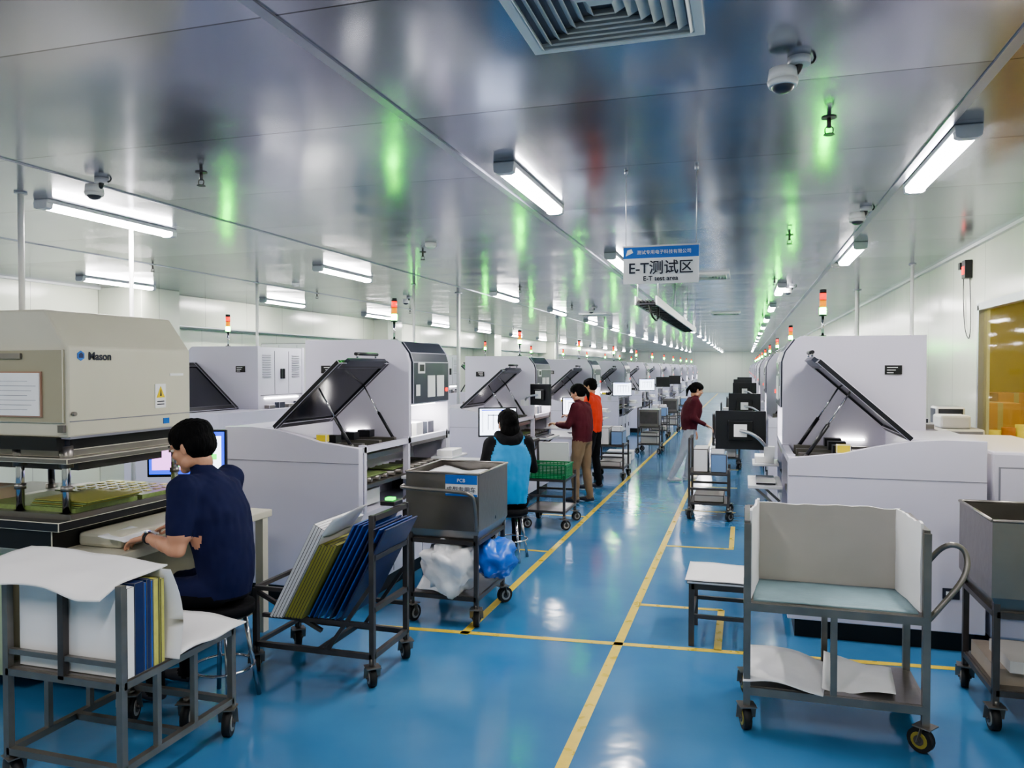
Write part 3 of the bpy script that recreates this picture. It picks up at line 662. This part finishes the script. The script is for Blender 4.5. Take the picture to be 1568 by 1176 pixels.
# front right lined cart
b=B(); x0,x1,y0,y1=.02,.84,4.08,4.55
for x in (x0,x1):
    for y in (y0,y1): sq(b,(x,y,.13),(x,y,1.06),M_steel2,.034); b.caster(x,y,.06,.16,.9 if x>.5 else .25,M_hubY)
for z in (.21,.64):
    for y in (y0,y1): sq(b,(x0,y,z),(x1,y,z),M_steel2,.040)
    for x in (x0,x1): sq(b,(x,y0,z),(x,y1,z),M_steel2,.038)
    b.box(x0,x1,y0,y1,z+.0,z+.022,M_steel)
for (y) in (y0,y1): sq(b,((x0+x1)/2,y,.21),((x0+x1)/2,y,.64),M_steel2,.03)
for x in (x0,x1): sq(b,(x,y0,1.06),(x,y1,1.06),M_steel2,.028)
sq(b,(x0,y1,1.06),(x1,y1,1.06),M_steel2,.028)
b.sheet((x0+.03,y0+.02,.668),(x1-.03,y0+.02,.668),(x1-.03,y1-.03,.668),(x0+.03,y1-.03,.668),M_mat,16,8,.002,1,.006)
def vboard(p,q,z0,z1,m,t=.012,seed=0,amp=.012):
    n=(V((q[0],q[1],0))-V((p[0],p[1],0))).normalized(); n=V((-n.y,n.x,0)); G=[];H=[]
    nx,nz=18,8
    for j in range(nz+1):
        r=[];r2=[]
        for i in range(nx+1):
            u=i/nx; w=j/nz; a=V((p[0]+(q[0]-p[0])*u,p[1]+(q[1]-p[1])*u,z0+(z1-z0)*w+(.014*mnoise.noise(V((u*6,seed,0))) if j==nz else 0)))
            a+=n*amp*mnoise.noise(V((u*3,w*3,seed))); r.append(b.v(a)); r2.append(b.v(a+n*t))
        G.append(r);H.append(r2)
    for j in range(nz):
        for i in range(nx):
            b.f([G[j][i],G[j][i+1],G[j+1][i+1],G[j+1][i]],m); b.f([H[j][i],H[j+1][i],H[j+1][i+1],H[j][i+1]],m)
        b.f([G[j][0],G[j+1][0],H[j+1][0],H[j][0]],m); b.f([G[j][nx],H[j][nx],H[j+1][nx],G[j+1][nx]],m)
    for i in range(nx): b.f([G[nz][i],G[nz][i+1],H[nz][i+1],H[nz][i]],M_paper); b.f([G[0][i],H[0][i],H[0][i+1],G[0][i+1]],m)
vboard((x0+.06,y1-.04),(x1-.04,y1-.04),.67,1.10,M_greyliner,.016,3,.004)
vboard((x0+.022,y0+.03),(x0+.065,y1-.03),.67,1.12,M_paper,.012,5,.005)
vboard((x1-.065,y1-.03),(x1-.022,y0+.03),.67,1.10,M_paper,.012,9,.005)
b.sheet((x0-.02,y0-.03,.27),(.38,y0-.03,.245),(.45,y1-.1,.27),(x0+.0,y1-.05,.30),M_plastic,14,10,.02,3)
b.sheet((.38,y0+.04,.243),(.72,y0+.05,.242),(.75,y1-.1,.25),(.42,y1-.08,.32),M_plastic,14,10,.02,8)
b.tube([(x1,y0+.02,.62),(x1+.06,y0+.02,.70),(x1+.19,y0+.06,.86),(x1+.19,y0+.1,.98),(x1+.1,y0+.1,1.0),(x1+.03,y0+.2,.86),(x1,y0+.2,.80)],.014,M_steel2)
b.make('lined_transport_cart')
b=B(); x0,x1,y0,y1=-.36,.05,5.2,5.7
for x in (x0+.03,x1-.03):
    for y in (y0+.03,y1-.03): sq(b,(x,y,0),(x,y,.42),M_steeld,.035)
    sq(b,(x,y0+.03,.2),(x,y1-.03,.2),M_steeld,.025)
for y in (y0+.03,y1-.03): sq(b,(x0+.03,y,.4),(x1-.03,y,.4),M_steeld,.035); sq(b,(x0+.03,y,.2),(x1-.03,y,.2),M_steeld,.025)
b.box(x0,x1,y0,y1,.42,.44,M_labw,.004); b.sheet((x0-.01,y0-.01,.447),(x1,y0-.01,.45),(x1,y1,.45),(x0-.01,y1,.45),M_paper,10,8,.005,2)
b.make('low_side_table')
def shelfcart(name,loc,sx,sy,items,rot=0,m=M_steeld):
    b=B()
    for x in (0,sx):
        for y in (0,sy): sq(b,(x,y,.13),(x,y,.98 if x==0 or sx<.2 else .62),m,.028); b.caster(x,y,.055,.16,random.uniform(-1,1))
        sq(b,(x,0,.2),(x,sy,.2),m,.026); sq(b,(x,0,.56),(x,sy,.56),m,.026)
    for y in (0,sy):
        for z in (.2,.38,.56): sq(b,(0,y,z),(sx,y,z),m,.026)
    sq(b,(0,0,.98),(0,sy,.98),m,.026)
    b.box(0,sx,0,sy,.565,.575,M_steel); b.box(0,sx,0,sy,.205,.212,M_steel)
    items(b,sx,sy); return b.make(name,loc,rot)
def it_green(b,sx,sy):
    x0,x1,y0,y1,z0,z1=.03,sx+.02,-.02,sy*.6,.58,.74
    b.box(x0,x1,y0,y1,z0,z0+.01,M_green)
    for k in range(9):
        z=z0+.02+k*.016
        for (a,c,d,e) in ((x0,x1,y0,y0+.006),(x0,x1,y1-.006,y1),(x0,x0+.006,y0,y1),(x1-.006,x1,y0,y1)): b.box(a,c,d,e,z,z+.009,M_green)
    n=10
    for i in range(n+1):
        x=x0+(x1-x0-.008)*i/n
        for y in (y0,y1-.008): b.box(x,x+.008,y,y+.008,z0,z1,M_green)
    for (a,c,d,e) in ((x0-.01,x1+.01,y0-.01,y0+.012),(x0-.01,x1+.01,y1-.012,y1+.01),(x0-.01,x0+.012,y0,y1),(x1-.012,x1+.01,y0,y1)): b.box(a,c,d,e,z1-.012,z1+.004,M_green)
    b.obox((sx*.5,sy*.8,.77),(sx*.8,.03,.38),Matrix.Rotation(.15,3,'X'),M_paper,.003)
    b.obox((sx*.5,sy*.88,.74),(sx*.7,.03,.32),Matrix.Rotation(.15,3,'X'),M_olive,.003)
def it_white(b,sx,sy):
    b.box(.04,sx*.48,.05,sy-.05,.576,.86,M_paper,.01); b.box(sx*.54,sx-.02,.05,sy-.1,.576,.80,mat('blue_tub',(120,150,190),0.4),.01); b.box(.05,sx-.05,.05,sy-.05,.213,.3,M_liner,.01)
    b.box(sx*.55,sx-.05,.1,sy-.2,.80,.87,M_paper,.004)
def it_metal(b,sx,sy):
    b.box(.02,sx-.02,.02,sy-.02,.576,.95,M_steel,.01); b.box(.05,sx-.05,.0,.02,.65,.9,M_steeld); b.box(.05,sx-.05,.05,sy-.05,.213,.45,M_liner,.01)
for (x,y,it) in ((-2.42,8.55,it_green),(-.64,9.6,it_white),(-2.36,12.6,it_white),(-2.2,16.7,it_metal),(-.55,14.6,it_metal),(-2.4,20.5,it_white),(-.55,19.5,it_white),(-2.3,22.6,it_metal),(-.5,23.5,it_metal),(-2.35,27,it_white),(-.5,27.5,it_white)):
    shelfcart('wire_shelf_cart',(x,y,0),.46,.58,it)
for p in ((-2.35,14.75),(-2.4,24.5),(-2.4,15.6)):
    b=B(); b.box(-.25,.25,-.2,.2,0,.16,M_paper,.008); b.box(-.26,.26,-.21,.21,.16,.175,M_labw,.003); b.make('storage_box',(p[0],p[1],0))

# ---------------------------------------------------------------- people
def tmp_remesh(bm,vox,it,fac=.5):
    me=bpy.data.meshes.new('tmp'); bmesh.ops.recalc_face_normals(bm,faces=bm.faces[:]); bm.to_mesh(me); bm.free()
    ob=bpy.data.objects.new('tmp',me); scene.collection.objects.link(ob)
    r=ob.modifiers.new('r','REMESH'); r.mode='VOXEL'; r.voxel_size=vox
    s=ob.modifiers.new('s','SMOOTH'); s.factor=fac; s.iterations=it
    dg=bpy.context.evaluated_depsgraph_get(); dg.update()
    out=bpy.data.meshes.new_from_object(ob.evaluated_get(dg))
    bpy.data.objects.remove(ob); bpy.data.meshes.remove(me); return out
def segd(p,a,c):
    d=c-a; t=max(0,min(1,(p-a).dot(d)/max(1e-9,d.length_squared))); return (p-(a+d*t)).length,t
def chain(t,pts,rad):
    for i,(p,r) in enumerate(zip(pts,rad)):
        t.sphere(p,r,M_skin,14,9)
        if i: t.cyl(pts[i-1],p,rad[i-1],M_skin,14,r)
def hand(b,w,d,n,thumb,vox,curl=.35,mt=M_skin):
    d=V(d).normalized(); n=V(n); n=(n-d*n.dot(d)).normalized(); l=d.cross(n)
    if l.dot(V(thumb))<0: l=-l
    t=B(); w=V(w)
    for k in range(5):
        s=k/4; t.sphere(w+d*(.012+.068*s),.015,M_skin,10,7)
    for off in (-.028,-.010,.010,.028):
        chain(t,[w+d*.005+l*off*.55,w+d*.05+l*off,w+d*.085+l*off],[.016,.0145,.0115])
    t.sphere(w+d*.03+l*.025+n*.008,(.02),M_skin,10,7)
    L=[(.029,(.043,.026,.020),.0088),(.010,(.048,.030,.022),.009),(-.010,(.044,.028,.021),.0086),(-.028,(.034,.021,.018),.0078)]
    for i,(off,segs,r) in enumerate(L):
        p=w+d*.085+l*off; pts=[p]; rr=[r*1.08]; a=0; dd=(d+l*off*2.2).normalized()
        for j,sg in enumerate(segs):
            a+=curl*(.8+.25*j+.12*i); q=(dd*math.cos(a)+n*math.sin(a)); p=p+q*sg; pts.append(p); rr.append(r*(1-.1*(j+1)))
        chain(t,pts,rr)
    p=w+d*.022+l*.026; dd=(d*.72+l*.68+n*.25).normalized(); pts=[p,p+dd*.038,p+dd*.038+(dd+d*.35+n*.2).normalized()*.030,p+dd*.038+(dd+d*.35+n*.2).normalized()*.030+(dd+d*.6+n*.3).normalized()*.024]
    chain(t,pts,[.014,.0115,.0098,.0085])
    me=tmp_remesh(t.bm,vox,2,.4); b.addmesh(me,Matrix.Identity(4),[mt],None,True); bpy.data.meshes.remove(me)
def person(name,loc,rotz,J,top,trou,shoe,sleeve='long',hairstyle='short',hd=(0,0),vest=None,fine=False,loose=1.0,hands=None,hs=1.0,watch=False,hood=False):
    b=B(); t=B()
    P={k:V(v) for k,v in J.items()}
    pel,chest,neck,head=P['pelvis'],P['chest'],P['neck'],P['head']
    X=(P['shR']-P['shL']).normalized(); Xh=(P['hipR']-P['hipL']).normalized()
    waist=pel.lerp(chest,.45)+V((0,-.015,0))
    secs=[(pel-V((0,0,.07)),.155,.115,Xh),(pel+V((0,0,.02)),.172,.128,Xh),(waist,.150*loose,.115*loose,X),(chest,.172*loose,.125*loose,X),(chest.lerp(neck,.55),.176*loose,.112*loose,X),(chest.lerp(neck,.85),.115,.085,X),(neck+V((0,0,.01)),.062,.062,X)]
    rings=[]
    for i,(c,rx,ry,ax) in enumerate(secs):
        up=(secs[min(i+1,len(secs)-1)][0]-secs[max(i-1,0)][0]).normalized(); ay=up.cross(ax).normalized()
        rings.append(t.ring(c,ax,ay,rx,ry,24))
    t.f(list(reversed(rings[0])),M_skin); t.f(rings[-1],M_skin)
    for i in range(len(rings)-1):
        for k in range(24): t.f([rings[i][k],rings[i][(k+1)%24],rings[i+1][(k+1)%24],rings[i+1][k]],M_skin)
    hdir=(head-neck); chain(t,[neck-hdir*.25,neck+hdir*.55],[.062,.052])
    bones=[(pel,waist,.15,'torso'),(waist,chest,.14,'torso'),(chest,neck,.13,'torso'),(neck+hdir*.1,head,.04,'neck')]
    for s in 'LR':
        sh,el,wr=P['sh'+s],P['el'+s],P['wr'+s]
        k=1.12 if sleeve=='long' else 1.0
        chain(t,[chest.lerp(neck,.6),sh,sh.lerp(el,.5),el],[.085,.062*loose,.050*k,.040*k])
        chain(t,[el,el.lerp(wr,.3),wr],[.040*k,.042*k,.027*k])
        if sleeve=='short': chain(t,[sh,sh.lerp(el,.72)],[.070*loose,.070])
        bones+= [(sh,el,.05,'uarm'),(el,wr,.035,'farm')]
        hp,kn,an=P['hip'+s],P['kn'+s],P['an'+s]
        chain(t,[hp,hp.lerp(kn,.5),kn],[.098,.085,.062]); chain(t,[kn,kn.lerp(an,.35),an],[.062,.062,.048])
        bones+=[(hp,kn,.075,'leg'),(kn,an,.055,'leg')]
        fd=V(J.get('foot'+s,(0,1,0))).normalized(); heel=an+V((0,0,-.045))-fd*.035; toe=an+V((0,0,-.055))+fd*.15
        chain(t,[heel,an+V((0,0,-.045))+fd*.06,toe],[.035,.038,.03]); bones.append((heel,toe,.03,'foot'))
    me=tmp_remesh(t.bm,.011 if fine else .016,5 if fine else 4)
    mats=[top,trou,shoe,M_skin,vest or top]
    fm=[]
    for p in me.polygons:
        c=p.center; best=None
        for (a,d,r,tag) in bones:
            dist,tt=segd(c,a,d); dist-=r
            if best is None or dist<best[0]: best=(dist,tag,tt,a)
        tag,tt=best[1],best[2]
        if tag=='torso': m=0 if c.z>pel.z-.05 or (c-pel).length>.4 else 1; m=4 if (vest and m==0) else m
        elif tag=='neck': m=3
        elif tag=='uarm': m=0 if sleeve=='long' or tt<.78 else 3
        elif tag=='farm': m=0 if sleeve=='long' and tt<.97 else 3
        elif tag=='leg': m=1
        else: m=2
        if tag=='leg' and c.z>pel.z-.03: m=0
        fm.append(m)
    nrm=[v.normal.copy() for v in me.vertices]
    for v in me.vertices:
        if (v.co-head).length>.2: v.co=v.co+nrm[v.index]*(.008*mnoise.noise(v.co*9)+.005*mnoise.noise(V((v.co.x*26,v.co.y*26,v.co.z*10))))
    b.addmesh(me,Matrix.Identity(4),mats,fm,True); bpy.data.meshes.remove(me)
    yaw,pitch=hd; R=Matrix.Translation(head)@Matrix.Rotation(yaw,4,'Z')@Matrix.Rotation(pitch,4,'X')@Matrix.Scale(hs,4)
    t=B()
    t.sphere((0,-.012,.03),(.075,.093,.086),M_skin,24,16); t.sphere((0,.018,-.03),(.062,.068,.082),M_skin,24,16); t.sphere((0,.06,-.092),(.026,.024,.022),M_skin)
    t.cyl((0,.080,.015),(0,.096,-.022),.008,M_skin,10,.013); t.sphere((0,.097,-.024),(.013,.012,.010),M_skin)
    for s in (-1,1):
        t.sphere((s*.030,.070,.024),(.022,.012,.009),M_skin); t.sphere((s*.036,.055,-.025),(.024,.024,.022),M_skin)
        t.sphere((s*.074,-.006,-.008),(.009,.017,.028),M_skin); t.sphere((s*.012,.09,-.027),(.008,.009,.007),M_skin); t.sphere((s*.052,.005,-.07),(.018,.035,.025),M_skin)
    t.sphere((0,.080,-.058),(.024,.012,.012),M_skin)
    t.sphere((0,-.03,-.08),(.05,.05,.06),M_skin)
    me=tmp_remesh(t.bm,.005 if fine else .007,2); b.addmesh(me,R,[M_skin],None,True); bpy.data.meshes.remove(me)
    old=b.M; b.M=R
    for s in (-1,1):
        b.sphere((s*.030,.077,.006),(.013,.009,.007),M_eye,12,8); b.sphere((s*.030,.083,.006),(.006,.005,.006),M_iris,10,8)
        b.obox((s*.031,.086,.027),(.030,.006,.005),Matrix.Rotation(-s*.25,3,'Z'),M_hair)
        b.sphere((s*.030,.080,.013),(.015,.008,.004),M_skin,10,6)
    b.sphere((0,.089,-.055),(.021,.006,.004),M_lips,12,8); b.sphere((0,.088,-.062),(.018,.006,.0045),M_lips,12,8)
    b.M=old
    t=B()
    t.sphere((0,-.014,.055),(.086,.106,.074),M_hair,24,16); t.sphere((0,-.045,.005),(.081,.076,.08),M_hair,24,16)
    for s in (-1,1): t.sphere((s*.068,.02,.03),(.015,.03,.035),M_hair); t.sphere((s*.07,-.035,.0),(.014,.032,.04),M_hair)
    if hairstyle=='pony':
        t.sphere((0,-.115,.03),.03,M_hair); chain(t,[V((0,-.12,.03)),V((0,-.15,-.04)),V((0,-.13,-.14))],[.022,.026,.010])
    if hairstyle=='long':
        t.sphere((0,-.05,-.05),(.085,.065,.10),M_hair,24,16); t.sphere((0,-.1,.03),(.05,.035,.045),M_hair)
    me=tmp_remesh(t.bm,.006,2)
    for v in me.vertices:
        q=v.co; k=mnoise.noise(V((q.x*60,q.y*60,q.z*18))); v.co=q+v.normal*.004*k
    b.addmesh(me,R,[M_hair],None,True); bpy.data.meshes.remove(me)
    if hood:
        t=B()
        for i in range(9):
            a=math.pi*(1.0+i/8*1.0); t.sphere(neck+V((.10*math.cos(a),-.01+.10*math.sin(a),.02-.05*abs(math.sin(a)))),(.05,.05,.055),M_skin,12,8)
        t.sphere(neck+V((0,-.11,-.07)),(.10,.045,.09),M_skin)
        me=tmp_remesh(t.bm,.012,4); b.addmesh(me,Matrix.Identity(4),[top],None,True); bpy.data.meshes.remove(me)
    for s in 'LR':
        el,wr=P['el'+s],P['wr'+s]; d=(wr-el).normalized()
        h=(hands or {}).get(s,{}); dd=V(h.get('d',d)); n=V(h.get('n',(0,0,-1))); th=V(h.get('t',(1,0,0) if s=='L' else (-1,0,0)))
        hand(b,wr,dd,n,th,.0042 if fine else .006,h.get('c',.35))
    if watch:
        el,wr=P['elL'],P['wrL']; d=(wr-el).normalized(); c=wr-d*.02
        b.cyl(c-d*.012,c+d*.012,.033,M_dark,20); b.cyl(c+V((-.01,0,.031)),c+V((-.01,0,.040)),.017,M_chrome,16)
    return b.make(name,loc,rotz)
R90=math.radians(90)
J=dict(pelvis=(0,-.03,.66),chest=(0,.03,1.03),neck=(0,.13,1.28),head=(0,.20,1.41),
 shL=(-.20,.085,1.205),shR=(.20,.11,1.205),elL=(-.28,.06,.90),wrL=(-.20,.33,.935),elR=(.25,.17,.94),wrR=(.13,.38,.935),
 hipL=(-.09,.0,.64),hipR=(.09,.0,.64),knL=(-.14,.40,.60),knR=(.14,.40,.60),anL=(-.13,.34,.10),anR=(.13,.34,.10))
person('seated_worker',(-2.76,3.60,0),R90,J,M_tee,M_bfab,M_shoe,'short','short',(0.12,-.3),None,True,1.24,{'L':dict(c=.25,d=(.1,.95,-.25)),'R':dict(c=.4)},1.2,True)
def stool(name,loc,h):
    b=B(); b.cyl((0,0,h-.05),(0,0,h),.17,M_bfab,28); b.cyl((0,0,h-.065),(0,0,h-.05),.15,M_steeld,24)
    for i in range(4):
        a=math.pi/4+i*math.pi/2; b.cyl((.11*math.cos(a),.11*math.sin(a),h-.06),(.19*math.cos(a),.19*math.sin(a),0),.013,M_chrome,10)
    pts=[(.165*math.cos(a*math.pi/10),.165*math.sin(a*math.pi/10),.2) for a in range(21)]
    b.tube(pts,.008,M_chrome,8,0); return b.make(name,loc)
stool('work_stool',(-2.76,3.60,0),.55)
J2=dict(pelvis=(0,0,.60),chest=(0,.05,.95),neck=(0,.10,1.17),head=(0,.14,1.30),
 shL=(-.175,.08,1.11),shR=(.175,.08,1.11),elL=(-.26,.14,.85),wrL=(-.15,.36,.88),elR=(.26,.14,.85),wrR=(.15,.36,.88),
 hipL=(-.09,.0,.58),hipR=(.09,.0,.58),knL=(-.14,.40,.54),knR=(.14,.40,.54),anL=(-.13,.34,.10),anR=(.13,.34,.10))
w2=person('seated_vest_worker',(-2.16,7.1,0),math.radians(28),J2,M_bfab,M_bfab,M_shoe,'long','long',(.2,-.1),M_vest,False,1.25,None,1.15,False,True)
stool('work_stool',(-2.16,7.1,0),.495)
def standing(lean=0,fwd=.0,h=1.0,stride=0.0,arms='work'):
    y=lambda z:lean*(z/1.4)**1.5
    J=dict(pelvis=(0,fwd+y(.95)*.6,.93),chest=(0,fwd+y(1.2),1.22),neck=(0,fwd+y(1.42)+.02,1.43),head=(0,fwd+y(1.55)+.045,1.565),
     shL=(-.17,fwd+y(1.37),1.365),shR=(.17,fwd+y(1.37),1.365),hipL=(-.09,fwd+y(.9)*.6,.89),hipR=(.09,fwd+y(.9)*.6,.89),
     knL=(-.10,fwd*.6+stride*.35+.03,.48),knR=(.10,fwd*.6-stride*.25+.03,.48),anL=(-.11,stride*.5,.09),anR=(.11,-stride*.5,.09))
    s=fwd+y(1.1)
    if arms=='work': J.update(elL=(-.23,s+.10,1.10),elR=(.23,s+.10,1.10),wrL=(-.14,s+.33,1.12),wrR=(.14,s+.33,1.12))
    else: J.update(elL=(-.23,s-.02,1.09),elR=(.23,s-.02,1.09),wrL=(-.24,s+.10,.86),wrR=(.22,s+.2,.98))
    return {k:tuple(c*h for c in v) for k,v in J.items()}
person('standing_worker_maroon',(-2.12,10.4,0),math.radians(75),standing(.04,0,.96,.12),M_maroon,M_khaki,M_shoe,'long','pony',(.1,-.25),None,False,1.2)
person('standing_worker_orange',(-2.2,11.6,0),math.radians(80),standing(.02,0,1.0,.1),M_orange,M_bfab,M_shoe,'short','short',(.1,-.15),None,False,1.1)
person('standing_worker_jacket',(-1.02,12.85,0),math.radians(-75),standing(.10,.14,.95,.30,'relax'),M_maroon,M_greyf,M_shoew,'long','pony',(0,-.3),None,False,1.3)

# ---------------------------------------------------------------- camera, world
cam=bpy.data.cameras.new('camera'); co=bpy.data.objects.new('camera',cam); scene.collection.objects.link(co)
cam.sensor_width=36; cam.lens=27.09; co.location=(0,0,1.85); co.rotation_euler=(math.radians(90-1.2),0,math.radians(16.8)); cam.clip_end=200
scene.camera=co
w=bpy.data.worlds.new('world'); scene.world=w; w.use_nodes=True; w.node_tree.nodes['Background'].inputs[0].default_value=(.6,.65,.75,1); w.node_tree.nodes['Background'].inputs[1].default_value=.3
